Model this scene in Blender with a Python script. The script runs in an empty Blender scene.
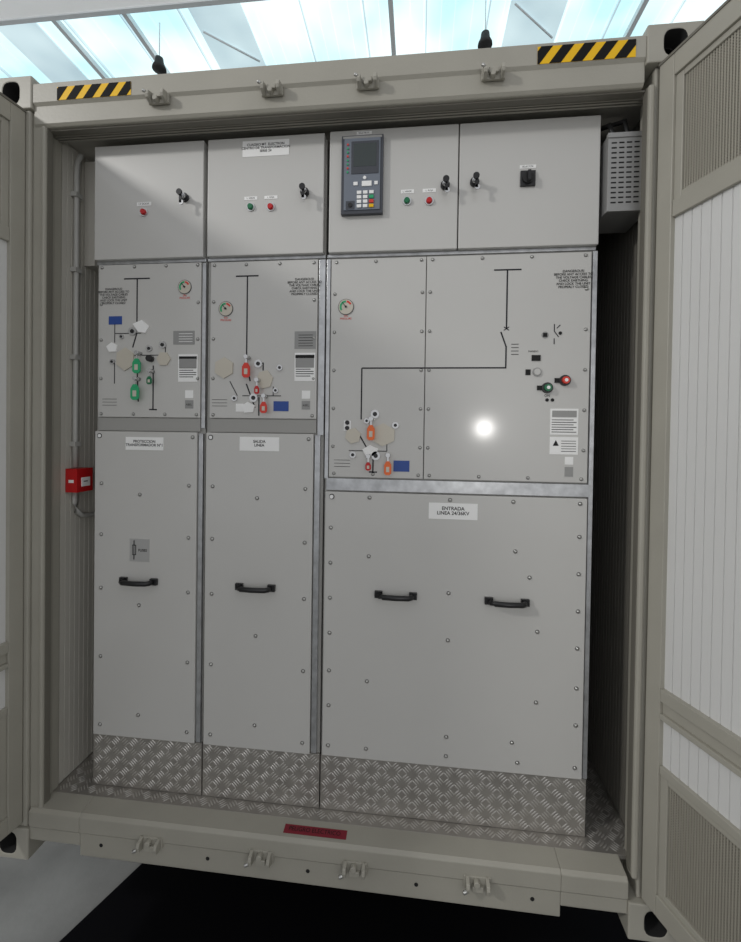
import bpy, bmesh, math, random
from mathutils import Vector, Matrix
random.seed(4)
scene=bpy.context.scene
# ------------------------------------------------------------------ materials
def mat(name,col,rough=.5,metal=0.0,noise=0.0,nscale=20,bump=0.0,bscale=200,spec=.5,emit=None,estr=0,coat=0,crough=.1):
    m=bpy.data.materials.new(name);m.use_nodes=True
    nt=m.node_tree;b=nt.nodes['Principled BSDF']
    b.inputs['Base Color'].default_value=(*col,1);b.inputs['Roughness'].default_value=rough
    b.inputs['Metallic'].default_value=metal;b.inputs['Specular IOR Level'].default_value=spec
    b.inputs['Coat Weight'].default_value=coat;b.inputs['Coat Roughness'].default_value=crough
    tc=nt.nodes.new('ShaderNodeTexCoord')
    if noise>0:
        n=nt.nodes.new('ShaderNodeTexNoise');n.inputs['Scale'].default_value=nscale;n.inputs['Detail'].default_value=5
        nt.links.new(tc.outputs['Object'],n.inputs['Vector'])
        r=nt.nodes.new('ShaderNodeValToRGB')
        r.color_ramp.elements[0].position=.3;r.color_ramp.elements[1].position=.7
        r.color_ramp.elements[0].color=(*[c*(1-noise) for c in col],1);r.color_ramp.elements[1].color=(*[min(1,c*(1+noise)) for c in col],1)
        nt.links.new(n.outputs['Fac'],r.inputs['Fac']);nt.links.new(r.outputs['Color'],b.inputs['Base Color'])
    if bump>0:
        n2=nt.nodes.new('ShaderNodeTexNoise');n2.inputs['Scale'].default_value=bscale
        nt.links.new(tc.outputs['Object'],n2.inputs['Vector'])
        bp=nt.nodes.new('ShaderNodeBump');bp.inputs['Strength'].default_value=bump;bp.inputs['Distance'].default_value=.002
        nt.links.new(n2.outputs['Fac'],bp.inputs['Height']);nt.links.new(bp.outputs['Normal'],b.inputs['Normal'])
    if emit:
        b.inputs['Emission Color'].default_value=(*emit,1);b.inputs['Emission Strength'].default_value=estr
    return m
def s2l(r,g,b): 
    f=lambda c:(c/255/12.92 if c/255<=.04045 else ((c/255+.055)/1.055)**2.4)
    return (f(r),f(g),f(b))
M={}
M['panel']=mat('panel_paint',s2l(196,195,191),.36,0,.015,3,coat=.5,crough=.12)
M['panel2']=mat('cabinet_body_paint',s2l(160,159,155),.4)
M['beige']=mat('container_paint',s2l(163,160,149),.42,0,.05,5,.2,120)
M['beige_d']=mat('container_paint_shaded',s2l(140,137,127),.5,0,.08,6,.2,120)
M['white']=mat('sandwich_panel_white',s2l(212,212,210),.45,0,.02,3)
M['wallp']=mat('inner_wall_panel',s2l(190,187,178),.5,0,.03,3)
M['wallr']=mat('inner_wall_panel_shaded',s2l(112,109,101),.6,0,.03,3)  # darker copy of the wall panel; shade of the right-hand gap put into the colour
M['galv']=mat('galvanised_steel',(.52,.53,.54),.36,.85,.18,30)
M['tread']=mat('tread_plate_metal',(.38,.36,.33),.42,.6,.12,14)
M['tread_b']=mat('tread_plate_lozenge',(.60,.58,.55),.34,.7)
M['black']=mat('black_plastic',(.012,.012,.013),.35)
M['rub']=mat('black_rubber',(.02,.02,.02),.7)
M['mat']=mat('ground_shade_black',(.004,.004,.005),.9,spec=.05)  # near-black colour standing for shade on the ground under the container
M['seal']=mat('door_seal_grey',s2l(110,107,98),.6)
M['line']=mat('mimic_line_black',(.015,.015,.02),.6,spec=.3)
M['text']=mat('print_black',(.02,.02,.02),.7,spec=.2)
M['label']=mat('label_white',s2l(242,242,240),.5)
M['labelg']=mat('label_grey',s2l(150,150,148),.45,.2)
M['labelm']=mat('label_metal',s2l(172,172,170),.45,.1)
M['red']=mat('red_plastic',s2l(190,25,28),.35)
M['redl']=mat('red_tag',s2l(215,60,45),.4)
M['orange']=mat('orange_tag',s2l(235,110,50),.4)
M['green']=mat('green_plastic',s2l(20,110,70),.35)
M['greent']=mat('green_tag',s2l(40,165,110),.4)
M['blue']=mat('blue_label',s2l(40,75,150),.45)
M['steel']=mat('bright_steel',(.62,.62,.62),.25,1)
M['zinc']=mat('zinc_screw',(.5,.5,.48),.3,.9)
M['screwr']=mat('screw_washer_dark',(.12,.12,.12),.5,.4)
M['plate']=mat('shutter_plate_beige',s2l(200,194,180),.4,.1)
M['relay']=mat('relay_bezel',s2l(66,69,76),.35)
M['relay2']=mat('relay_face',s2l(112,119,130),.4)
M['screen']=mat('relay_screen',s2l(58,66,66),.12)
M['yel']=mat('hazard_yellow',s2l(240,190,25),.5,spec=.3)
M['hblk']=mat('hazard_black',(.010,.010,.010),.7,spec=.15)
M['sred']=mat('red_sticker',s2l(130,28,45),.45)
M['grille']=mat('mesh_grille_grey',s2l(158,154,142),.5,.1)
M['grilleb']=mat('mesh_grille_back',s2l(128,124,113),.7)
M['resist']=mat('resistor_box_steel',(.36,.36,.355),.42,.5)
M['dark']=mat('dark_cavity',(.01,.01,.01),.9)
M['conc']=mat('concrete',s2l(118,118,116),.75,0,.3,2.5,.4,60)
M['deck']=mat('roof_deck_glow_paint',s2l(225,226,224),.6,0,.05,2,emit=(.8,.83,.84),estr=.28)  # faint emission added to brighten the deck underside; the deck is no lamp
M['wallw']=mat('warehouse_wall_paint',s2l(205,206,204),.6,0,.05,2)
M['frame']=mat('roof_steel_paint',s2l(225,230,232),.5)
M['conduit']=mat('conduit_grey',s2l(176,175,170),.4)
M['cable']=mat('cable_black',(.02,.02,.02),.5)

def skylight_mat(nm,a,bb,st):
    m=bpy.data.materials.new(nm);m.use_nodes=True;nt=m.node_tree;b=nt.nodes['Principled BSDF']
    tc=nt.nodes.new('ShaderNodeTexCoord')
    n=nt.nodes.new('ShaderNodeTexNoise');n.inputs['Scale'].default_value=.9;n.inputs['Detail'].default_value=2
    nt.links.new(tc.outputs['Object'],n.inputs['Vector'])
    r=nt.nodes.new('ShaderNodeValToRGB');r.color_ramp.elements[0].position=.35;r.color_ramp.elements[1].position=.6
    r.color_ramp.elements[0].color=(*a,1);r.color_ramp.elements[1].color=(*bb,1)
    nt.links.new(n.outputs['Fac'],r.inputs['Fac'])
    nt.links.new(r.outputs['Color'],b.inputs['Emission Color']);b.inputs['Emission Strength'].default_value=st
    b.inputs['Base Color'].default_value=(.3,.35,.36,1)
    return m
M['sky']=skylight_mat('translucent_roof_sheet',(.50,.80,.86),(.84,.98,1),1.12)
M['sky2']=skylight_mat('roof_vent_glazing',(.38,.52,.58),(.62,.78,.82),.95)
# ------------------------------------------------------------------ mesh builder
class MB:
    def __init__(s): s.bm=bmesh.new();s.mats=[];s.T=Matrix.Identity(4)
    def mi(s,m):
        if m not in s.mats: s.mats.append(m)
        return s.mats.index(m)
    def face(s,vs,m,smooth=False):
        try:
            f=s.bm.faces.new(vs);f.material_index=s.mi(m);f.smooth=smooth;return f
        except ValueError: return None
    def v(s,p): return s.bm.verts.new(s.T@Vector(p))
    def box(s,x0,x1,y0,y1,z0,z1,m):
        c=[s.v((x,y,z)) for x in (x0,x1) for y in (y0,y1) for z in (z0,z1)]
        for q in ((0,1,3,2),(4,6,7,5),(0,4,5,1),(2,3,7,6),(0,2,6,4),(1,5,7,3)): s.face([c[i] for i in q],m)
    def prism(s,pts,axis,a0,a1,m,smooth=False):
        def P(p,a):
            if axis=='y': return (p[0],a,p[1])
            if axis=='x': return (a,p[0],p[1])
            return (p[0],p[1],a)
        A=[s.v(P(p,a0)) for p in pts];B=[s.v(P(p,a1)) for p in pts];n=len(pts)
        s.face(A[::-1],m);s.face(B,m)
        for i in range(n): s.face([A[i],A[(i+1)%n],B[(i+1)%n],B[i]],m,smooth)
    def cyl(s,cx,cz,r,y0,y1,m,seg=20,r2=None):
        r2=r if r2 is None else r2
        A=[];B=[]
        for i in range(seg):
            a=2*math.pi*i/seg
            A.append(s.v((cx+r2*math.cos(a),y0,cz+r2*math.sin(a))));B.append(s.v((cx+r*math.cos(a),y1,cz+r*math.sin(a))))
        s.face(A,m);s.face(B[::-1],m)
        for i in range(seg): s.face([A[i],B[i],B[(i+1)%seg],A[(i+1)%seg]],m,True)
    def dome(s,cx,cz,r,y0,h,m,seg=10):
        prev=None
        for k,(rr,hh) in enumerate(((1,0),(.85,.55),(.5,.88))):
            ring=[s.v((cx+r*rr*math.cos(2*math.pi*i/seg),y0-h*hh,cz+r*rr*math.sin(2*math.pi*i/seg))) for i in range(seg)]
            if prev:
                for i in range(seg): s.face([prev[i],prev[(i+1)%seg],ring[(i+1)%seg],ring[i]],m,True)
            prev=ring
        s.face(prev,m,True)
    def tube(s,pts,r,m,seg=10):
        pts=[Vector(p) for p in pts];prev=None
        for k,p in enumerate(pts):
            d=(pts[min(k+1,len(pts)-1)]-pts[max(k-1,0)]).normalized()
            u=d.cross(Vector((0.13,.21,.97)) if abs(d.z)<.9 else Vector((1,.05,0))).normalized();w=d.cross(u)
            ring=[s.v(p+(u*math.cos(2*math.pi*i/seg)+w*math.sin(2*math.pi*i/seg))*r) for i in range(seg)]
            if prev:
                best=min(range(seg),key=lambda o:(ring[o].co-prev[0].co).length)
                ring=ring[best:]+ring[:best]
                for i in range(seg): s.face([prev[i],prev[(i+1)%seg],ring[(i+1)%seg],ring[i]],m,True)
            else: s.face(ring,m)
            prev=ring
        s.face(prev[::-1],m)
    def ringplate(s,x0,x1,z0,z1,y0,y1,hw,hh,m,inner,seg=32):
        cx,cz=(x0+x1)/2,(z0+z1)/2;W,Hh=(x1-x0)/2,(z1-z0)/2
        def outer(a):
            c,q=math.cos(a),math.sin(a);t=min(W/abs(c) if abs(c)>1e-6 else 9,Hh/abs(q) if abs(q)>1e-6 else 9);return (cx+c*t,cz+q*t)
        def hole(a):
            c,q=math.cos(a),math.sin(a);n=3.2
            k=(abs(c/hw)**n+abs(q/hh)**n)**(-1/n);return (cx+c*k,cz+q*k)
        ang=[2*math.pi*(i+.5)/seg for i in range(seg)]
        corner=[math.atan2(sz*Hh,sx*W)%(2*math.pi) for sx in(1,-1) for sz in (1,-1)]
        for c in corner:
            j=min(range(seg),key=lambda i:abs(ang[i]-c));ang[j]=c
        O0=[s.v((outer(a)[0],y0,outer(a)[1])) for a in ang];O1=[s.v((outer(a)[0],y1,outer(a)[1])) for a in ang]
        I0=[s.v((hole(a)[0],y0,hole(a)[1])) for a in ang];I1=[s.v((hole(a)[0],y1,hole(a)[1])) for a in ang]
        for i in range(seg):
            j=(i+1)%seg
            s.face([O0[i],O0[j],I0[j],I0[i]],m);s.face([I0[i],I0[j],I1[j],I1[i]],inner,True)
            s.face([O0[i],O1[i],O1[j],O0[j]],m)
        s.face(I1,inner)
    def lozenge(s,o,u,w,n,L,Wd,h,m):
        o,u,w,n=map(Vector,(o,u,w,n))
        b=[o+u*(L/2),o+u*L*.25+w*Wd/2,o-u*L*.25+w*Wd/2,o-u*L/2,o-u*L*.25-w*Wd/2,o+u*L*.25-w*Wd/2]
        t=[o+u*L*.22+n*h,o-u*L*.22+n*h]
        B=[s.v(p) for p in b];T=[s.v(p) for p in t]
        for q in ((B[0],B[1],T[0]),(B[1],B[2],T[1],T[0]),(B[2],B[3],T[1]),(B[3],B[4],T[1]),(B[4],B[5],T[0],T[1]),(B[5],B[0],T[0])): s.face(list(q),m,True)
    def obj(s,name,parent=None,bevel=0,seg=2,recalc=True):
        if recalc: bmesh.ops.recalc_face_normals(s.bm,faces=s.bm.faces)
        me=bpy.data.meshes.new(name);s.bm.to_mesh(me);s.bm.free()
        for m in s.mats: me.materials.append(M[m])
        o=bpy.data.objects.new(name,me);scene.collection.objects.link(o)
        if parent: o.parent=parent
        if bevel>0:
            b=o.modifiers.new('bevel','BEVEL');b.width=bevel;b.segments=seg;b.limit_method='ANGLE';b.angle_limit=math.radians(40)
        return o
def empty(name,loc=(0,0,0)):
    e=bpy.data.objects.new(name,None);e.location=loc;e.empty_display_size=.1;scene.collection.objects.link(e);return e
def txt(s,x,y,z,size,parent,m='text',align='CENTER',name='lettering',bold=.0):
    c=bpy.data.curves.new(name,'FONT');c.body=s;c.size=size;c.align_x=align;c.align_y='CENTER';c.space_line=.95;c.offset=bold*size
    c.materials.append(M[m]);o=bpy.data.objects.new(name,c);scene.collection.objects.link(o)
    o.rotation_euler=(math.pi/2,0,0);o.location=(x,y,z)
    if parent:o.parent=parent
    return o
def corrug(mb,x0,x1,z0,z1,pitch,gw,gd,m,f):
    """vertical micro-rib panel; f(s,d,z)->point, d=depth"""
    prof=[];s=x0
    while s<x1-1e-6:
        e=min(s+pitch,x1)
        prof+=[(s,0),(e-gw,0)] if e-gw>s else [(s,0)]
        if e<x1-1e-6 and e-gw>s: prof+=[(e-gw*.8,gd),(e-gw*.2,gd)]
        s=e
    prof.append((x1,0))
    prev=None
    for (a,d) in prof:
        cur=(mb.v(f(a,d,z0)),mb.v(f(a,d,z1)))
        if prev: mb.face([prev[0],cur[0],cur[1],prev[1]],m)
        prev=cur
H=2.896;W=2.438;YS=.1166
# ------------------------------------------------------------------ warehouse shell
G=-.45
mb=MB();mb.box(-9,11,-8,13,G-.1,G,'conc');mb.obj('floor')
ceil=empty('ceiling',(0,0,0))
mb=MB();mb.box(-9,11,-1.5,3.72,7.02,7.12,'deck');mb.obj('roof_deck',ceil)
mb=MB()
x=-9
while x<11:
    mb.prism([(x,7.10),(x+.16,7.10),(x+.20,7.16),(x+.36,7.16),(x+.4,7.10),(x+.4,7.12),(x,7.12)],'y',3.72,6.6,'sky');x+=.4
mb.obj('translucent_sheets',ceil)
mb=MB()
for a,b in ((-1.45,-.75),(2.65,3.35),(-4.2,-3.6)): mb.box(a,b,3.8,6.4,7.06,7.08,'sky2')
mb.obj('roof_vents',ceil)
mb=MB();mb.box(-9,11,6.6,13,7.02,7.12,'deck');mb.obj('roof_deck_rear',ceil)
mb=MB()
x=-8.8
while x<11:
    mb.box(x-.010,x+.010,3.72,6.6,7.07,7.11,'sky2')
    x+=.8
mb.box(-9,11,3.68,3.74,7.0,7.10,'frame')
for bx in (-3.3,-2.3,1.15,4.3): mb.box(bx-.03,bx+.03,3.74,6.6,7.02,7.1,'frame')
for bx in (-1.1,3.0):
    for k in range(3):
        y=4.1+k*.7
        mb.tube([(bx-.3,y,7.04),(bx+.3,y+.5,7.03)],.014,'frame',6)
mb.obj('roof_steelwork',ceil)
mb=MB();mb.box(-9,11,13,13.1,G,7.1,'wallw');mb.obj('wall_back')
def lamp(x,y,z):
    e=empty('pendant_lamp',(x,y,z))
    m=MB()
    prof=[(.008,.62),(.008,.16),(.05,.15),(.06,.08),(.085,.03),(.09,0),(.08,-.01),(.0,-.03)]
    prev=None
    for i0,(r,h) in enumerate(prof):
        ring=[m.v((r*math.cos(2*math.pi*i/16),r*math.sin(2*math.pi*i/16),h)) for i in range(16)]
        if prev:
            for i in range(16): m.face([prev[i],prev[(i+1)%16],ring[(i+1)%16],ring[i]],'frame' if i0==1 else 'rub',True)
        prev=ring
    m.obj('lamp_body',e)
lamp(-1.95,3.98,6.47);lamp(2.33,4.01,6.47)
# ------------------------------------------------------------------ container
cont=empty('shipping_container')
mb=MB()
for (x0,x1) in ((-.004,.162),(W-.162,W+.004)):
    for z0 in (0,H-.118):
        mb.ringplate(x0,x1,z0,z0+.118,-.008,.06,.034,.04,'beige','dark')
        mb.box(x0,x1,.06,.17,z0,z0+.118,'beige')
        mb.box(x0,x1,5.88,6.058,z0,z0+.118,'beige')
mb.obj('corner_fittings',cont,.004)
mb=MB()
mb.box(0,.15,.0,.12,.118,H-.118,'beige')
mb.box(.15,.190,.010,.10,.118,H-.118,'beige')
mb.box(.190,.207,.002,.04,.185,2.72,'beige')
mb.box(2.325,W,.0,.12,.118,H-.118,'beige')
mb.box(2.308,2.325,.010,.10,.118,H-.118,'beige')
mb.box(2.289,2.308,.002,.04,.185,2.72,'beige')
for x0,x1 in ((0,.12),(W-.12,W)): mb.box(x0,x1,5.9,6.05,.118,H-.118,'beige')
mb.obj('corner_posts',cont,.006)
mb=MB()
hp=[(-.004,2.868),(-.004,2.80),(.004,2.79),(.004,2.727),(.012,2.717),(.05,2.717),(.055,2.722),(.09,2.722),(.09,2.868)]
mb.prism(hp,'x',.162,W-.162,'beige')
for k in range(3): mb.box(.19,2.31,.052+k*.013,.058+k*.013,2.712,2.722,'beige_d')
mb.obj('header_beam',cont,.004)
mb=MB()
sp=[(.067,.2),(.004,.192),(-.006,.182),(-.006,.128),(-.001,.12),(-.001,.038),(.004,.033),(.10,.033),(.10,.2)]
mb.prism(sp,'x',.366,2.069,'beige')
sp2=[(.067,.2),(.004,.192),(-.006,.182),(-.006,.128),(-.001,.12),(-.001,.075),(.004,.07),(.10,.07),(.10,.2)]
mb.prism(sp2,'x',.162,.366,'beige');mb.prism(sp2,'x',2.069,W-.162,'beige')
mb.obj('sill_beam',cont,.003)
mb=MB()
for x in (.45,.86,1.225,1.60,1.98): mb.cyl(x,.085,.007,-.0016,-.0008,'dark',14)
mb.obj('sill_drain_holes',cont)
mb=MB()
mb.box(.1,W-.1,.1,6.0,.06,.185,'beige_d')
mb.box(0,.06,.17,5.9,.03,.19,'beige');mb.box(W-.06,W,.17,5.9,.03,.19,'beige')
mb.box(0,.06,.17,5.9,H-.1,H-.02,'beige');mb.box(W-.06,W,.17,5.9,H-.1,H-.02,'beige')
mb.box(.06,W-.06,.09,6.0,H-.06,H-.03,'beige')
mb.box(.03,W-.03,6.0,6.05,.1,H-.03,'beige')
def cwall(x):
    pts=[];y=.12
    while y<5.9:
        pts+=[(y,0),(y+.07,0),(y+.11,.03),(y+.18,.03),(y+.22,0)];y+=.278
    prev=None
    for (yy,d) in pts:
        xx=x+(d if x<1 else -d)
        cur=(mb.v((xx,yy,.15)),mb.v((xx,yy,H-.06)))
        if prev: mb.face([prev[0],cur[0],cur[1],prev[1]],'beige')
        prev=cur
cwall(.01);cwall(W-.01)
mb.obj('container_body',cont)
mb=MB()
WL=.187;WR=2.35
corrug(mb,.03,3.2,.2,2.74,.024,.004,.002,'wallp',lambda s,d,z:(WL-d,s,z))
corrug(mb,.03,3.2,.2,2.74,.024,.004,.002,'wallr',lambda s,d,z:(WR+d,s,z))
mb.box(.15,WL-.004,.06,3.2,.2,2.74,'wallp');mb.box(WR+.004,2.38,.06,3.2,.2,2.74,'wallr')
mb.box(.15,2.38,3.2,3.24,.2,2.76,'wallp')
mb.box(.15,2.38,.09,3.2,2.742,2.77,'wallp')
mb.obj('inner_lining',cont)
mb=MB()
def keeper(x,z,up,k=1.0):
    q=1 if up else -1
    mb.box(x-.034*k,x+.034*k,-.010,.0,z-.016*k,z+.016*k,'beige')
    for d in (-1,1):
        mb.prism([(-.010,z-.018*k),(-.034,z-.011*k),(-.038,z+.003*q),(-.034,z+.012*k),(-.010,z+.018*k)],'x',x+d*.025*k-.006,x+d*.025*k+.006,'beige')
    mb.box(x-.014*k,x+.014*k,-.022,-.008,z-.010*k-.008*q,z+.005*k-.008*q,'beige')
    mb.cyl(x-.003,z+.009*q,.008*k,-.028,-.008,'beige',14)
    mb.tube([(x-.028*k,-.034,z-.005*q),(x-.038*k,-.038,z-.009*q)],.005*k,'zinc',8)
for x in (.655,1.068,1.397,1.807): keeper(x,2.778,False,1.1)
for x in (.648,1.060,1.39,1.801): keeper(x,.124,True,1.3)
mb.obj('locking_bar_keepers',cont,.003)
mb=MB()
mb.box(.2075,.2095,.012,.036,.2,2.715,'seal');mb.box(2.2865,2.2885,.012,.036,.2,2.715,'seal')
mb.box(.21,2.286,.022,.046,2.711,2.7165,'seal')
mb.obj('frame_gasket',cont)
def tape(x0,x1,z0,z1):
    m=MB();yb=-.0046
    m.box(x0,x1,yb-.0008,yb,z0,z1,'yel')
    h=z1-z0;p=.066;x=x0-.03
    def clip(P,xv,keep):
        out=[]
        for i in range(len(P)):
            a,b=P[i],P[(i+1)%len(P)];ia,ib=keep(a[0]),keep(b[0])
            if ia: out.append(a)
            if ia!=ib:
                t=(xv-a[0])/(b[0]-a[0]);out.append((xv,a[1]+t*(b[1]-a[1])))
        return out
    while x<x1:
        poly=[(x,z0),(x+.036,z0),(x+.036+h*.75,z1),(x+h*.75,z1)]
        poly=clip(poly,x0,lambda v:v>=x0)
        if len(poly)>2: poly=clip(poly,x1,lambda v:v<=x1)
        if len(poly)>2: m.prism(poly,'y',yb-.0016,yb-.0008,'hblk')
        x+=p
    return m
for a in ((.262,.548,2.801,2.848),(1.945,2.243,2.801,2.856)):
    m=tape(*a);m.obj('hazard_tape',cont)
mb=MB()
mb.prism([(.015,.1945),(.045,.1983),(.045,.1989),(.015,.1951)],'x',1.13,1.355,'sred')
mb.obj('red_sticker',cont)
txt('PELIGRO ELECTRICO',1.24,.03,.1985,.02,cont,'text').rotation_euler=(.13,0,0)
for (x,y) in ((.35,1.3),(2.0,1.3),(.35,4.8),(2.0,4.8)):
    m=MB();m.box(x-.15,x+.15,y-.15,y+.15,G,G+.03,'galv');m.box(x-.06,x+.06,y-.06,y+.06,G+.03,.03,'galv');m.box(x-.12,x+.12,y-.12,y+.12,.03,.058,'galv')
    m.obj('steel_support_stand')
mb=MB();mb.prism([(.10,-.1),(.19,.11),(.34,.5),(.34,1.0),(2.6,1.0),(2.6,-.1)],'z',G,G+.012,'mat');mb.obj('ground_shade_sheet')  # added dark sheet for the container's shadow; left edge follows the shadow edge
# ------------------------------------------------------------------ tread plate
tp=empty('tread_plate_floor')
mb=MB()
mb.box(.19,2.348,.067,3.15,.186,.2005,'tread')
mb.obj('floor_plate',tp,.001)
mb=MB()
def tread_area(u0,u1,v0,v1,fn,un,vn,nn,cell=.038):
    nu=max(1,round((u1-u0)/cell));nv=max(1,round((v1-v0)/cell))
    cu=(u1-u0)/nu;cv=(v1-v0)/nv
    un,vn=Vector(un),Vector(vn);c=math.sqrt(.5)
    for i in range(nu):
        for j in range(nv):
            a=(i+j)%2
            d=(un+vn)*c if a else (un-vn)*c
            w=(un-vn)*c if a else (un+vn)*c
            o=Vector(fn(u0+(i+.5)*cu,v0+(j+.5)*cv))
            for k in (-1.5,-.5,.5,1.5):
                mb.lozenge(o+w*k*.0095,d,w,nn,.030,.0052,.0022,'tread_b')
F=lambda u,v:(u,v,.2005)
tread_area(.20,2.335,.076,.1166,F,(1,0,0),(0,1,0),(0,0,1))
tread_area(.195,.318,.1166,.5,F,(1,0,0),(0,1,0),(0,0,1))
tread_area(2.195,2.34,.1166,.5,F,(1,0,0),(0,1,0),(0,0,1))
mb.obj('floor_lozenges',tp)
# ------------------------------------------------------------------ switchgear
def screws(mb,pts,y,r=.0062):
    for x,z in pts:
        mb.cyl(x,z,r*1.2,y-.0008,y,'screwr',12);mb.dome(x,z,r,y-.0008,.005,'zinc')
def lockkey(mb,x,z,y):
    mb.cyl(x,z,.016,y-.010,y,'black',18);mb.cyl(x,z,.010,y-.022,y-.010,'steel',16)
    mb.box(x-.002,x+.002,y-.04,y-.022,z-.008,z+.008,'steel')
    mb.cyl(x+.001,z,.011,y-.046,y-.040,'black',14)
    mb.box(x-.002,x+.008,y-.040,y-.036,z-.038,z-.008,'black')
    mb.cyl(x+.006,z-.036,.009,y-.040,y-.036,'steel',12)
def ledl(mb,x,z,y,c):
    mb.cyl(x,z,.016,y-.004,y,'steel',20);mb.cyl(x,z,.012,y-.012,y-.003,c,18,.009)
def label(mb,x0,x1,z0,z1,y,m='label'): mb.box(x0,x1,y-.0012,y,z0,z1,m)
def line(mb,a,b,y,w=.0048,m='line'):
    a=Vector(a);b=Vector(b);d=(b-a).normalized();n=Vector((-d.y,d.x))*w/2
    mb.prism([tuple(a-n),tuple(b-n),tuple(b+n),tuple(a+n)],'y',y-.001,y,m)
def padlock_socket(mb,x,z,y,r=.014):
    mb.cyl(x,z,r,y-.006,y,'steel',20);mb.cyl(x,z,r*.5,y-.0075,y-.006,'black',16)
def tag(mb,x,z,w,h,y,c,ring=True):
    a=.25*w
    pts=[(x-w/2,z-h/2+a),(x-w/2+a,z-h/2),(x+w/2-a,z-h/2),(x+w/2,z-h/2+a),(x+w/2,z+h/2-2*a),(x+w*.2,z+h/2),(x-w*.2,z+h/2),(x-w/2,z+h/2-2*a)]
    mb.prism(pts,'y',y-.026,y-.021,c)
    mb.prism([(x-w*.22,z-h*.28),(x+w*.22,z-h*.28),(x+w*.22,z+h*.1),(x-w*.22,z+h*.1)],'y',y-.0268,y-.026,'plate')
    mb.box(x-.003,x+.003,y-.024,y-.021,z+h/2-.002,z+h/2+.02,'steel')
    mb.cyl(x,z+h/2+.022,.008,y-.03,y-.0,'steel',14)
def nplate(mb,x,z,w,h,y,top=True):
    label(mb,x-w/2,x+w/2,z-h/2,z+h/2,y)
    if top: mb.box(x-w/2+.003,x+w/2-.003,y-.0018,y-.0012,z+h/2-.02,z+h/2-.008,'text')
    n=int((h-.03)/.0085)
    for k in range(n):
        zz=z+h/2-.027-k*.0085
        mb.box(x-w/2+.005,x+w/2-.005-(.012 if k%3==1 else 0),y-.0016,y-.0012,zz-.0014,zz+.0014,'text')
def gauge(mb,x,z,y,r=.024):
    mb.cyl(x,z,r*1.08,y-.003,y,'screwr',28);mb.cyl(x,z,r,y-.004,y-.003,'plate',28)
    for (a0,a1,c) in ((.15,.45,'redl'),(.5,1.2,'greent')):
        pts=[];n=8
        for i in range(n+1):
            a=math.pi*(a0+(a1-a0)*i/n);pts.append((x+r*.85*math.cos(a),z+r*.85*math.sin(a)))
        for i in range(n,-1,-1):
            a=math.pi*(a0+(a1-a0)*i/n);pts.append((x+r*.6*math.cos(a),z+r*.6*math.sin(a)))
        mb.prism(pts,'y',y-.0052,y-.004,c)
    line(mb,(x,z),(x-r*.5,z+r*.6),y-.0052,.002)
    mb.cyl(x,z,r*.15,y-.008,y-.004,'black',10)
def hexplate(mb,x,z,r,y,rot=0,m='plate',sx=1,n=6):
    mb.prism([(x+sx*r*math.cos(rot+2*math.pi*i/n),z+r*math.sin(rot+2*math.pi*i/n)) for i in range(n)],'y',y-.006,y,m)
def handle(mb,x,z,y,w=.125):
    for d in (-1,1):
        mb.prism([(x+d*w/2-.014,z-.012),(x+d*w/2+.014,z-.012),(x+d*w/2+.014,z+.012),(x+d*w/2-.014,z+.012)],'y',y-.012,y,'black')
        mb.cyl(x+d*w/2,z,.004,y-.0135,y-.012,'zinc',8)
    mb.tube([(x-w/2+.004,y-.008,z),(x-w/2+.006,y-.026,z),(x-w/2+.016,y-.034,z),(x,y-.037,z),(x+w/2-.016,y-.034,z),(x+w/2-.006,y-.026,z),(x+w/2-.004,y-.008,z)],.0095,'black',12)
def danger(x,z,size,par):
    txt('DANGEROUS!\nBEFORE ANY ACCESS TO\nTHE VOLTAGE CABLES\nCHECK EARTHING\nAND LOCK THE UNIT\nPROPERLY CLOSED',x,YS-.0015,z,size,par,'text',name='warning_lettering',bold=.01)
ZT=2.706
def cabinet(x0,x1):
    e=empty('switchgear_cabinet')
    m=MB()
    m.box(x0,x1-.003,YS+.012,YS+.85,.40,2.262,'panel2')
    m.box(x0+.003,x1-.005,YS+.02,YS+.42,2.27,ZT-.004,'panel2')
    m.box(x0,x1-.003,YS+.004,YS+.012,2.255,2.268,'galv')
    m.obj('cabinet_body',e,.003)
    m=MB();m.box(x0+.001,x1-.0015,YS+.002,YS+.84,.2015,.405,'tread')
    m.obj('plinth',e,.001)
    global mb
    old=mb;mb=MB()
    tread_area(x0+.004,x1-.004,.204,.402,lambda u,v:(u,YS+.002,v),(1,0,0),(0,0,1),(0,-1,0))
    mb.obj('plinth_lozenges',e);mb=old
    return e
c1=cabinet(.318,.772);c2=cabinet(.774,1.2356);c3=cabinet(1.2376,2.189)
def slab(e,name,x0,x1,z0,z1,proud=0.0,th=.018,m='panel',bev=.003):
    b=MB();b.box(x0,x1,YS-proud,YS+th,z0,z1,m);return b.obj(name,e,bev,3)
slab(c1,'lv_box_door',.320,.764,2.268,2.704,.012,.024);slab(c2,'lv_box_door',.780,1.226,2.268,2.704,.012,.024)
slab(c3,'lv_box_door_left',1.246,1.709,2.268,2.707,.012,.024);slab(c3,'lv_box_door_right',1.713,2.187,2.268,2.707,.012,.024)
slab(c1,'mechanism_panel',.331,.752,1.66,2.252,0,.012,bev=.0015);slab(c2,'mechanism_panel',.79,1.205,1.66,2.25,0,.012,bev=.0015)
slab(c3,'mechanism_panel_left',1.256,1.602,1.447,2.248,0,.012,bev=.0015);slab(c3,'mechanism_panel_right',1.605,2.17,1.447,2.248,0,.012,bev=.0015)
slab(c1,'cable_cover',.325,.745,.408,1.604,.008,.02);slab(c2,'cable_cover',.781,1.198,.408,1.604,.008,.02)
slab(c3,'cable_cover',1.245,2.170,.410,1.393,.008,.02)
m=MB()
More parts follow.
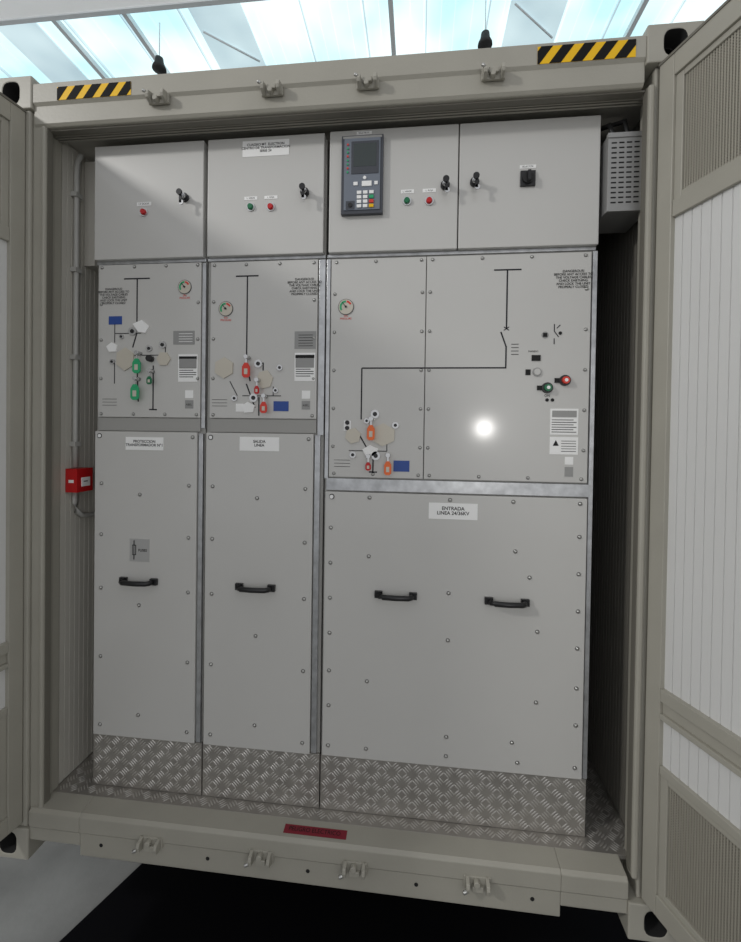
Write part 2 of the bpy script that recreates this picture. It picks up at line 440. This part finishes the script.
m.box(.331,.752,YS+.003,YS+.012,1.607,1.657,'panel2');m.box(.749,.766,YS-.002,YS+.012,.41,1.60,'galv');m.box(.756,.77,YS+.002,YS+.012,1.62,2.25,'galv')
m.obj('side_trim',c1,.001)
m=MB();m.box(.79,1.205,YS+.003,YS+.012,1.607,1.657,'panel2');m.box(1.202,1.222,YS-.002,YS+.012,.41,1.60,'galv');m.box(1.21,1.233,YS+.002,YS+.012,1.60,2.25,'galv')
m.obj('side_trim',c2,.001)
m=MB();m.box(1.247,2.176,YS-.003,YS+.012,1.398,1.442,'galv');m.box(2.174,2.189,YS-.002,YS+.012,.41,2.25,'galv');m.box(1.2385,1.252,YS+.002,YS+.012,1.44,2.25,'galv')
m.obj('side_trim',c3,.001)
Y0=YS;YU=YS-.012;YD=YS-.008
# cabinet 1 fittings
m=MB()
lockkey(m,.692,2.49,YU);ledl(m,.526,2.443,YU,'red');label(m,.497,.555,2.468,2.482,YU)
sc=[(x,2.242) for x in (.345,.48,.61,.738)]+[(x,1.672) for x in (.345,.48,.61,.738)]+[(.343,z) for z in (2.1,1.96,1.81)]+[(.741,z) for z in (2.1,1.96,1.81)]
screws(m,sc,Y0,.0055)
sc=[(.728,1.585)]+[(x,z) for z in (.45,.72,.99,1.2,1.4) for x in (.355,.715)]+[(.515,z) for z in (.50,.93,1.36)]
screws(m,sc,YD,.0062)
handle(m,.516,1.026,YD)
line(m,(.437,2.196),(.544,2.196),Y0);line(m,(.492,2.196),(.492,2.03),Y0)
line(m,(.40,2.035),(.40,1.985),Y0,.003);line(m,(.40,1.985),(.51,1.985),Y0,.003);line(m,(.40,1.95),(.40,1.985),Y0,.003)
line(m,(.492,1.985),(.475,1.93),Y0);line(m,(.492,1.90),(.50,1.72),Y0);line(m,(.455,1.90),(.61,1.90),Y0,.003);line(m,(.61,1.90),(.61,1.94),Y0,.003)
line(m,(.561,1.86),(.561,1.69),Y0);line(m,(.545,1.69),(.577,1.69),Y0);line(m,(.40,1.79),(.40,1.87),Y0,.003)
m.box(.375,.43,Y0-.0015,Y0,2.02,2.052,'blue')
m.prism([(.478,2.02),(.50,1.99),(.53,1.985),(.545,2.01),(.515,2.035)],'y',Y0-.006,Y0,'label')
padlock_socket(m,.476,1.992,Y0,.016);padlock_socket(m,.545,1.925,Y0,.012);padlock_socket(m,.60,1.939,Y0);padlock_socket(m,.392,1.875,Y0,.01);padlock_socket(m,.43,1.972,Y0,.009)
hexplate(m,.447,1.885,.045,Y0,.5,'plate',.9);hexplate(m,.605,1.885,.028,Y0,0,'plate');hexplate(m,.392,1.93,.02,Y0,.4,'label',1.2,5)
tag(m,.508,1.855,.032,.056,Y0,'greent');tag(m,.502,1.755,.034,.06,Y0,'greent');tag(m,.56,1.80,.02,.03,Y0,'green')
m.cyl(.553,1.885,.012,Y0-.02,Y0,'black',14)
gauge(m,.687,2.159,Y0,.025)
label(m,.642,.728,1.94,1.992,Y0,'labelg')
for k in range(4): m.box(.665,.72,Y0-.0016,Y0-.0012,1.95+k*.01,1.952+k*.01,'label')
nplate(m,.702,1.85,.078,.105,Y0);m.box(.667,.737,Y0-.002,Y0-.0012,1.85,1.885,'labelg')
label(m,.692,.725,1.735,1.765,Y0);label(m,.692,.725,1.695,1.727,Y0,'labelg')
for k in range(3): m.box(.35,.41,Y0-.0008,Y0,1.705+k*.012,1.7065+k*.012,'text')
label(m,.455,.61,1.533,1.583,YD)
label(m,.475,.556,1.10,1.188,YD,'labelm')
m.box(.486,.502,YD-.002,YD-.0012,1.125,1.165,'text');m.box(.489,.499,YD-.0024,YD-.002,1.128,1.162,'labelm');line(m,(.494,1.182),(.494,1.108),YD-.0024,.003)
m.cyl(.345,1.586,.010,YD-.001,YD,'text',14);m.cyl(.345,1.586,.007,YD-.0015,YD-.001,'label',14)
m.obj('fittings',c1)
danger(.395,2.13,.0115,c1)
txt('PROTECCION\nTRANSFORMADOR N°1',.5325,YD-.0016,1.559,.0145,c1,bold=.02)
txt('FUSES',.529,YD-.0016,1.144,.014,c1,bold=.02)
txt('LV DOOR',.526,YU-.0016,2.475,.010,c1)
# cabinet 2 fittings
m=MB()
lockkey(m,1.156,2.488,YU);ledl(m,.95,2.445,YU,'green');ledl(m,1.027,2.442,YU,'red')
label(m,.925,.975,2.472,2.484,YU);label(m,1.002,1.052,2.472,2.484,YU)
label(m,.916,1.094,2.631,2.689,YU)
sc=[(x,2.238) for x in (.805,.93,1.06,1.19)]+[(.803,z) for z in (2.1,1.96,1.81)]+[(1.193,z) for z in (2.1,1.96,1.81)]+[(x,1.672) for x in (.805,1.19)]
screws(m,sc,Y0,.0055)
sc=[(1.18,1.585)]+[(x,z) for z in (.45,.72,.99,1.2,1.4) for x in (.81,1.17)]+[(.985,z) for z in (.50,.84,1.36)]
screws(m,sc,YD,.0062)
handle(m,.984,1.026,YD)
line(m,(.89,2.195),(.978,2.195),Y0);line(m,(.935,2.195),(.935,1.86),Y0);line(m,(.935,1.86),(.95,1.80),Y0)
line(m,(.92,1.745),(1.07,1.745),Y0,.003);line(m,(1.0,1.84),(1.0,1.87),Y0);line(m,(.935,1.79),(.97,1.70),Y0);line(m,(1.04,1.78),(1.04,1.745),Y0,.003)
line(m,(.985,1.74),(.985,1.67),Y0);line(m,(.87,1.80),(.90,1.745),Y0,.003)
hexplate(m,.848,1.85,.040,Y0,.5,'plate');hexplate(m,1.008,1.806,.036,Y0,.2,'plate',.9);hexplate(m,.945,1.70,.022,Y0,.4,'label',1.3,5)
padlock_socket(m,.982,1.865,Y0,.015);padlock_socket(m,.965,1.737,Y0,.016);padlock_socket(m,.89,1.735,Y0,.011);padlock_socket(m,1.065,1.85,Y0,.011);padlock_socket(m,1.05,1.765,Y0,.01)
tag(m,.943,1.838,.030,.055,Y0,'redl');tag(m,.985,1.765,.018,.03,Y0,'red');tag(m,1.012,1.70,.026,.042,Y0,'redl')
m.box(1.042,1.10,Y0-.0015,Y0,1.688,1.725,'blue');label(m,.895,.925,1.685,1.715,Y0)
gauge(m,.852,2.073,Y0,.026)
label(m,1.12,1.201,1.92,1.985,Y0,'labelg')
for k in range(5): m.box(1.135,1.19,Y0-.0016,Y0-.0012,1.93+k*.01,1.932+k*.01,'text')
nplate(m,1.160,1.853,.078,.105,Y0);m.box(1.125,1.195,Y0-.002,Y0-.0012,1.85,1.885,'labelg')
label(m,1.15,1.182,1.735,1.765,Y0);label(m,1.15,1.182,1.695,1.727,Y0,'labelg')
for k in range(3): m.box(.80,.86,Y0-.0008,Y0,1.705+k*.012,1.7065+k*.012,'text')
label(m,.915,1.068,1.538,1.590,YD);m.cyl(.80,1.586,.010,YD-.001,YD,'text',14);m.cyl(.80,1.586,.007,YD-.0015,YD-.001,'label',14)
m.obj('fittings',c2)
danger(1.155,2.15,.0115,c2)
txt('CUADRO MT  ELECTRON\nCENTRO DE TRANSFORMACION\nSERIE 24',1.005,YU-.0016,2.662,.0125,c2,bold=.02)
txt('SALIDA\nLINEA',.9915,YD-.0016,1.566,.0145,c2,bold=.02)
txt('L. VERDE',.95,YU-.0016,2.478,.008,c2);txt('L. ROJA',1.027,YU-.0016,2.478,.008,c2)
for (x,z,e) in ((.687,2.122,c1),(.852,2.035,c2),(1.312,2.034,c3)): txt('SF6\nPRESSURE',x,Y0-.0012,z,.010,e,'redl')
# cabinet 3 fittings
m=MB()
ledl(m,1.53,2.442,YU,'green');ledl(m,1.609,2.439,YU,'red');lockkey(m,1.664,2.49,YU);lockkey(m,1.766,2.496,YU)
label(m,1.508,1.555,2.47,2.483,YU);label(m,1.585,1.632,2.47,2.483,YU);label(m,1.345,1.40,2.688,2.699,YU);label(m,1.92,1.975,2.537,2.549,YU)
m.box(1.922,1.972,YU-.008,YU,2.474,2.526,'black');m.cyl(1.947,2.50,.019,YU-.014,YU-.008,'rub',20);m.box(1.942,1.952,YU-.03,YU-.012,2.484,2.516,'black')
sc=[(x,2.236) for x in (1.275,1.42,1.585,1.625,1.8,1.97,2.15)]+[(x,1.46) for x in (1.275,1.42,1.585,1.625,1.8,1.97,2.15)]
sc+=[(x,z) for x in (1.27,1.59,1.618,2.155) for z in (2.12,1.98,1.84,1.7,1.56)]
screws(m,sc,Y0,.0052)
sc=[(x,z) for z in (.45,.60,.73,.87,1.0,1.13,1.26,1.375) for x in (1.268,2.145)]
sc+=[(1.41,1.375),(1.70,1.375),(1.92,1.375),(1.41,.45),(1.70,.45),(1.95,.45),(1.41,1.16),(1.41,.70),(1.70,1.04),(1.70,.87),(1.70,.52),(1.93,1.20),(1.98,1.11),(2.01,.92),(2.01,.67),(1.93,.52)]
screws(m,sc,YD,.0062)
handle(m,1.511,1.025,YD);handle(m,1.903,1.023,YD)
line(m,(1.841,2.193),(1.935,2.193),Y0);line(m,(1.887,2.193),(1.887,1.985),Y0);line(m,(1.887,1.925),(1.887,1.848),Y0)
line(m,(1.868,1.975),(1.887,1.922),Y0);line(m,(1.878,1.98),(1.896,1.992),Y0,.003);line(m,(1.878,1.992),(1.896,1.98),Y0,.003)
line(m,(1.374,1.848),(1.889,1.848),Y0);line(m,(1.374,1.848),(1.374,1.66),Y0)
for k in range(4): m.box(1.905,1.93,Y0-.001,Y0,1.93-k*.012,1.932-k*.012,'text')
line(m,(1.37,1.60),(1.40,1.55),Y0);line(m,(1.33,1.545),(1.47,1.545),Y0,.003);line(m,(1.42,1.54),(1.42,1.46),Y0);line(m,(1.47,1.545),(1.47,1.60),Y0,.003);line(m,(1.405,1.468),(1.435,1.468),Y0)
label(m,1.31,1.336,1.618,1.655,Y0);m.cyl(1.323,1.648,.008,Y0-.006,Y0,'black',12);m.cyl(1.323,1.628,.008,Y0-.006,Y0,'black',12)
hexplate(m,1.345,1.600,.030,Y0,.3,'plate');hexplate(m,1.455,1.605,.042,Y0,.5,'plate',1.15);hexplate(m,1.41,1.545,.022,Y0,.4,'label',1.4,5)
padlock_socket(m,1.425,1.68,Y0,.016);padlock_socket(m,1.395,1.655,Y0,.010);padlock_socket(m,1.43,1.528,Y0,.016);padlock_socket(m,1.345,1.53,Y0,.012);padlock_socket(m,1.50,1.64,Y0,.012)
tag(m,1.413,1.612,.028,.055,Y0,'orange');tag(m,1.476,1.485,.026,.05,Y0,'orange');tag(m,1.405,1.49,.02,.03,Y0,'red')
m.box(1.495,1.553,Y0-.0015,Y0,1.472,1.512,'blue')
for k in range(3): m.box(1.275,1.335,Y0-.0008,Y0,1.485+k*.012,1.4865+k*.012,'text')
gauge(m,1.312,2.072,Y0,.027)
m.cyl(2.019,1.962,.012,Y0-.0015,Y0,'labelg',14);m.box(2.012,2.026,Y0-.003,Y0-.0015,1.955,1.969,'text')
line(m,(2.05,2.0),(2.05,1.975),Y0,.003);line(m,(2.05,1.975),(2.065,1.955),Y0,.003);line(m,(2.05,1.95),(2.05,1.93),Y0,.003);line(m,(2.058,1.985),(2.07,1.997),Y0,.003);m.cyl(2.07,1.968,.006,Y0-.002,Y0,'text',10)
m.box(1.975,2.005,Y0-.003,Y0,1.872,1.892,'text');m.box(1.955,1.972,Y0-.002,Y0,1.822,1.842,'text')
m.cyl(1.994,1.833,.015,Y0-.005,Y0,'labelg',20);m.cyl(1.994,1.833,.011,Y0-.007,Y0-.005,'panel',18)
for (x,z,c) in ((2.029,1.777,'green'),(2.088,1.803,'redl')):
    m.cyl(x,z,.019,Y0-.008,Y0,'black',22);m.cyl(x,z,.013,Y0-.02,Y0-.008,c,20,.012);m.cyl(x,z,.006,Y0-.021,Y0-.02,'label',12)
    m.box(x-.034,x-.016,Y0-.005,Y0,z-.008,z+.008,'text')
label(m,2.042,2.136,1.614,1.705,Y0)
m.box(2.048,2.13,Y0-.0018,Y0-.0012,1.675,1.698,'labelg')
for k in range(6): m.box(2.047,2.13-(k%2)*.01,Y0-.0016,Y0-.0012,1.622+k*.0085,1.6245+k*.0085,'text')
label(m,2.042,2.137,1.545,1.606,Y0);m.prism([(2.052,1.575),(2.062,1.595),(2.072,1.575)],'y',Y0-.0018,Y0-.0012,'text')
for k in range(5): m.box(2.08,2.13,Y0-.0016,Y0-.0012,1.555+k*.009,1.557+k*.009,'text')
label(m,2.094,2.122,1.51,1.537,Y0);label(m,2.094,2.122,1.468,1.502,Y0,'labelg')
m.cyl(2.03,1.735,.006,Y0-.002,Y0,'text',10);m.cyl(2.048,1.735,.006,Y0-.002,Y0,'text',10)
label(m,1.625,1.797,1.306,1.364,YD);m.cyl(1.27,1.375,.010,YD-.001,YD,'text',14);m.cyl(1.27,1.375,.007,YD-.0075,YD-.001,'label',14)
m.obj('fittings',c3)
danger(2.11,2.155,.0115,c3)
txt('ENTRADA\nLINEA 24/36KV',1.711,YD-.0016,1.336,.0175,c3,bold=.02)
txt('ON',2.03,Y0-.0012,1.75,.012,c3);txt('MANDO',1.98,Y0-.0012,1.905,.009,c3)
for (x,s) in ((1.53,'L. VERDE'),(1.609,'L. ROJA')): txt(s,x,YU-.0016,2.476,.008,c3)
txt('RELE PROT.',1.372,YU-.0016,2.693,.008,c3);txt('SELECTOR',1.947,YU-.0016,2.543,.008,c3)
for (x,z,s,e) in ((.708,1.71,'ABEL',c1),(1.166,1.71,'ABEL',c2)): txt(s,x,Y0-.0016,z,.011,e)
# relay
m=MB();x0,x1,z0,z1=1.294,1.444,2.396,2.674
m.box(x0,x1,YU-.018,YU,z0,z1,'relay')
m.box(x0+.01,x1-.01,YU-.021,YU-.018,z0+.012,z1-.012,'relay2')
m.box(x0+.036,x1-.016,YU-.023,YU-.021,2.535,2.650,'relay');m.box(x0+.044,x1-.024,YU-.0235,YU-.023,2.560,2.642,'screen')
for k in range(8): m.cyl(x0+.023,2.64-k*.014,.0035,YU-.024,YU-.021,'redl' if k%3==0 else 'greent',8)
for r in range(4):
    for c in range(3):
        xx=x0+.066+c*.022;zz=2.468-r*.016
        col='label' if c<2 else ('label','greent','redl','yel')[r]
        m.box(xx-.008,xx+.008,YU-.025,YU-.021,zz-.0055,zz+.0055,col)
m.box(x0+.075,x1-.04,YU-.024,YU-.021,2.490,2.508,'label');m.box(x0+.045,x0+.06,YU-.024,YU-.021,2.494,2.506,'label');m.box(x1-.03,x1-.018,YU-.024,YU-.021,2.494,2.506,'label')
m.cyl(x0+.085,2.52,.006,YU-.024,YU-.021,'label',12)
m.box(x0+.018,x0+.05,YU-.022,YU-.021,2.41,2.44,'relay');m.cyl(x0+.034,2.425,.008,YU-.025,YU-.022,'black',12)
m.box(x0+.005,x1-.005,YU-.0195,YU-.018,z1-.011,z1-.003,'labelg')
m.obj('protection_relay',c3,.002)
# ------------------------------------------------------------------ resistor box
rb=empty('heater_resistor_box')
m=MB();X0,X1,Ya,Yb,Z0,Z1=2.2,2.334,.075,.24,2.365,2.618
m.box(X0,X1,Ya,Yb,Z0,Z1,'resist')
m.box(X0-.002,X1+.008,Ya-.004,Ya+.01,Z1-.012,Z1+.004,'resist');m.box(X0-.002,X1+.008,Ya-.004,Ya+.01,Z0-.004,Z0+.012,'resist')
for r in range(13):
    for c in range(5):
        m.box(X0+.010+c*.024,X0+.027+c*.024,Ya-.001,Ya+.001,Z0+.024+r*.0165,Z0+.029+r*.0165,'dark')
m.obj('vented_housing',rb,.0015)
m=MB()
m.tube([(2.15,.25,2.71),(2.19,.18,2.70),(2.22,.12,2.68),(2.24,.11,2.615)],.008,'cable')
m.tube([(2.16,.25,2.715),(2.22,.18,2.712),(2.27,.12,2.69),(2.285,.12,2.615)],.008,'cable')
m.obj('cables',rb)
m=MB();m.box(2.334,2.349,.10,.22,2.39,2.59,'resist');m.obj('mount_bracket',rb)
# ------------------------------------------------------------------ fire call point + conduit
fc=empty('fire_alarm_call_point')
m=MB();X0=WL+.0015;Ya,Yb,Z0,Z1=.122,.204,1.358,1.452
m.box(X0,X0+.05,Ya,Yb,Z0,Z1,'red')
m.box(X0+.05,X0+.053,Ya+.022,Yb-.018,Z0+.022,Z1-.036,'label');m.box(X0+.053,X0+.0535,Ya+.03,Yb-.03,Z0+.04,Z0+.044,'text')
m.box(X0+.014,X0+.036,Ya-.001,Ya,Z0+.038,Z1-.044,'label')
m.obj('call_point_housing',fc,.004)
cd=empty('conduit_pipe')
m=MB();xx=WL+.0145
m.tube([(xx,.155,1.455),(xx,.155,1.6),(xx,.155,2.0),(xx,.155,2.62),(xx,.157,2.66),(xx,.162,2.69),(xx+.002,.168,2.705),(xx+.008,.17,2.722)],.010,'conduit')
m.tube([(xx,.155,1.355),(xx,.157,1.31),(xx,.165,1.275),(xx,.19,1.255),(xx,.23,1.248),(xx,.4,1.248)],.010,'conduit')
for z in (1.55,1.9,2.25,2.55): m.box(WL+.0015,xx+.012,.139,.171,z-.009,z+.009,'conduit')
m.obj('conduit_run',cd)
m=MB();m.box(WL+.001,.235,.21,.29,2.29,2.72,'wallp');m.box(.235,.238,.208,.292,2.288,2.722,'wallp');m.obj('cable_trunking',None,.002)
# ------------------------------------------------------------------ container doors
def door(origin,dx,dy,sg,name):
    """dx: direction hinge->free edge, local y*sg = thickness away from the opening"""
    e=empty(name)
    T=Matrix(((dx[0],dy[0],0,origin[0]),(dx[1],dy[1],0,origin[1]),(0,0,1,0),(0,0,0,1)))
    L=1.15;z0,z1=.135,2.775
    def B(m,a,b,y0,y1,c,d,mt):
        m.box(a,b,min(y0*sg,y1*sg),max(y0*sg,y1*sg),c,d,mt)
    m=MB()
    B(m,0,.05,0,.062,z0,z1,'beige');B(m,L-.05,L,0,.062,z0,z1,'beige')
    B(m,.05,L-.05,0,.062,2.70,z1,'beige');B(m,.05,L-.05,0,.062,z0,.20,'beige')
    B(m,.05,L-.05,.004,.06,2.275,2.325,'beige')
    B(m,.05,L-.05,.0,.06,.80,.838,'beige');B(m,.05,L-.05,.010,.06,.762,.80,'beige');B(m,.05,L-.05,.0,.06,.745,.762,'beige')
    B(m,.05,L-.05,.004,.06,.575,.60,'beige')
    B(m,.0,L,.062,.066,z0,z1,'beige')
    for c,d in ((2.325,2.70),(.20,.575)):
        B(m,.05,.075,.008,.06,c,d,'beige');B(m,L-.075,L-.05,.008,.06,c,d,'beige')
        B(m,.075,L-.075,.008,.06,d-.018,d,'beige');B(m,.075,L-.075,.008,.06,c,c+.018,'beige')
    o=m.obj('door_frame',e,.004);o.matrix_local=T
    m=MB()
    for c,d in ((.838,2.275),(.60,.745)):
        corrug(m,.05,L-.05,c,d,.028,.004,.0028,'white',lambda s,dd,z:(s,(.016+dd)*sg,z))
    B(m,.05,L-.05,.022,.06,.60,2.275,'white')
    o=m.obj('ribbed_lining',e);o.matrix_local=T
    m=MB()
    for c,d in ((2.343,2.682),(.218,.557)):
        B(m,.075,L-.075,.020,.03,c,d,'grilleb')
        z=c+.006
        while z<d: B(m,.075,L-.075,.015,.018,z-.002,z+.002,'grille');z+=.0078
        s=.08
        while s<L-.075: B(m,s-.002,s+.002,.0135,.016,c,d,'grille');s+=.0078
    o=m.obj('vent_grille',e);o.matrix_local=T
    m=MB()
    B(m,-.004,.0,.004,.05,z0,z1,'seal');B(m,.0,L,-.003,.0,z1-.01,z1-.002,'seal')
    for z in (.35,1.05,1.85,2.55):
        B(m,-.03,.02,.040,.075,z-.06,z+.06,'beige')
    for s in (.35,.85):
        B(m,s-.017,s+.017,.075,.105,.10,2.80,'galv')
        for z in (.4,1.0,1.7,2.4): B(m,s-.045,s+.045,.066,.11,z-.02,z+.02,'beige')
    o=m.obj('hardware',e);o.matrix_local=T
    return e
a=math.radians(70);door((2.315,-.004),(math.cos(a),-math.sin(a)),(math.sin(a),math.cos(a)),1,'container_door')
b=math.radians(8);door((.135,-.004),(-math.sin(b),-math.cos(b)),(math.cos(b),-math.sin(b)),-1,'container_door')
# ------------------------------------------------------------------ lights
w=bpy.data.worlds.new('world');scene.world=w;w.use_nodes=True
bg=w.node_tree.nodes['Background'];bg.inputs[0].default_value=(.95,.965,1,1);bg.inputs[1].default_value=.62
def area(name,loc,target,size,power,col=(1,1,1)):
    l=bpy.data.lights.new(name,'AREA');l.shape='DISK';l.size=size;l.energy=power;l.color=col
    o=bpy.data.objects.new(name,l);scene.collection.objects.link(o);o.location=loc
    o.rotation_euler=(Vector(target)-Vector(loc)).to_track_quat('-Z','Y').to_euler();return o
area('work_floodlight',(-3.4,-3.4,4.7),(1.4,.1,1.8),.5,125,(1,.985,.96))
l=bpy.data.lights.new('inspection_lamp','POINT');l.energy=30;l.shadow_soft_size=.075;l.color=(1,.98,.95)
o=bpy.data.objects.new('inspection_lamp',l);scene.collection.objects.link(o);o.location=(2.28,-2.97,1.70)
# ------------------------------------------------------------------ camera
def rotm(y,p,r):
    return (Matrix.Rotation(y,3,'Z')@Matrix.Rotation(p,3,'X')@Matrix.Rotation(r,3,'Y'))
R=rotm(.1051,-.0121,-.0144)
cam=bpy.data.cameras.new('camera');co=bpy.data.objects.new('camera',cam);scene.collection.objects.link(co)
right,fwd,up=R.col[0],R.col[1],R.col[2]
m3=Matrix((right,up,-fwd)).transposed()
co.matrix_world=Matrix.Translation((1.5843,-1.4272,1.6006))@m3.to_4x4()
cam.sensor_fit='HORIZONTAL';cam.sensor_width=36;cam.lens=424.19/741*36
cam.shift_x=-(373.73-370.5)/741;cam.shift_y=-(471-440.98)/741;cam.clip_start=.02
scene.camera=co
scene.view_settings.view_transform='Standard'
scene.view_settings.exposure=0
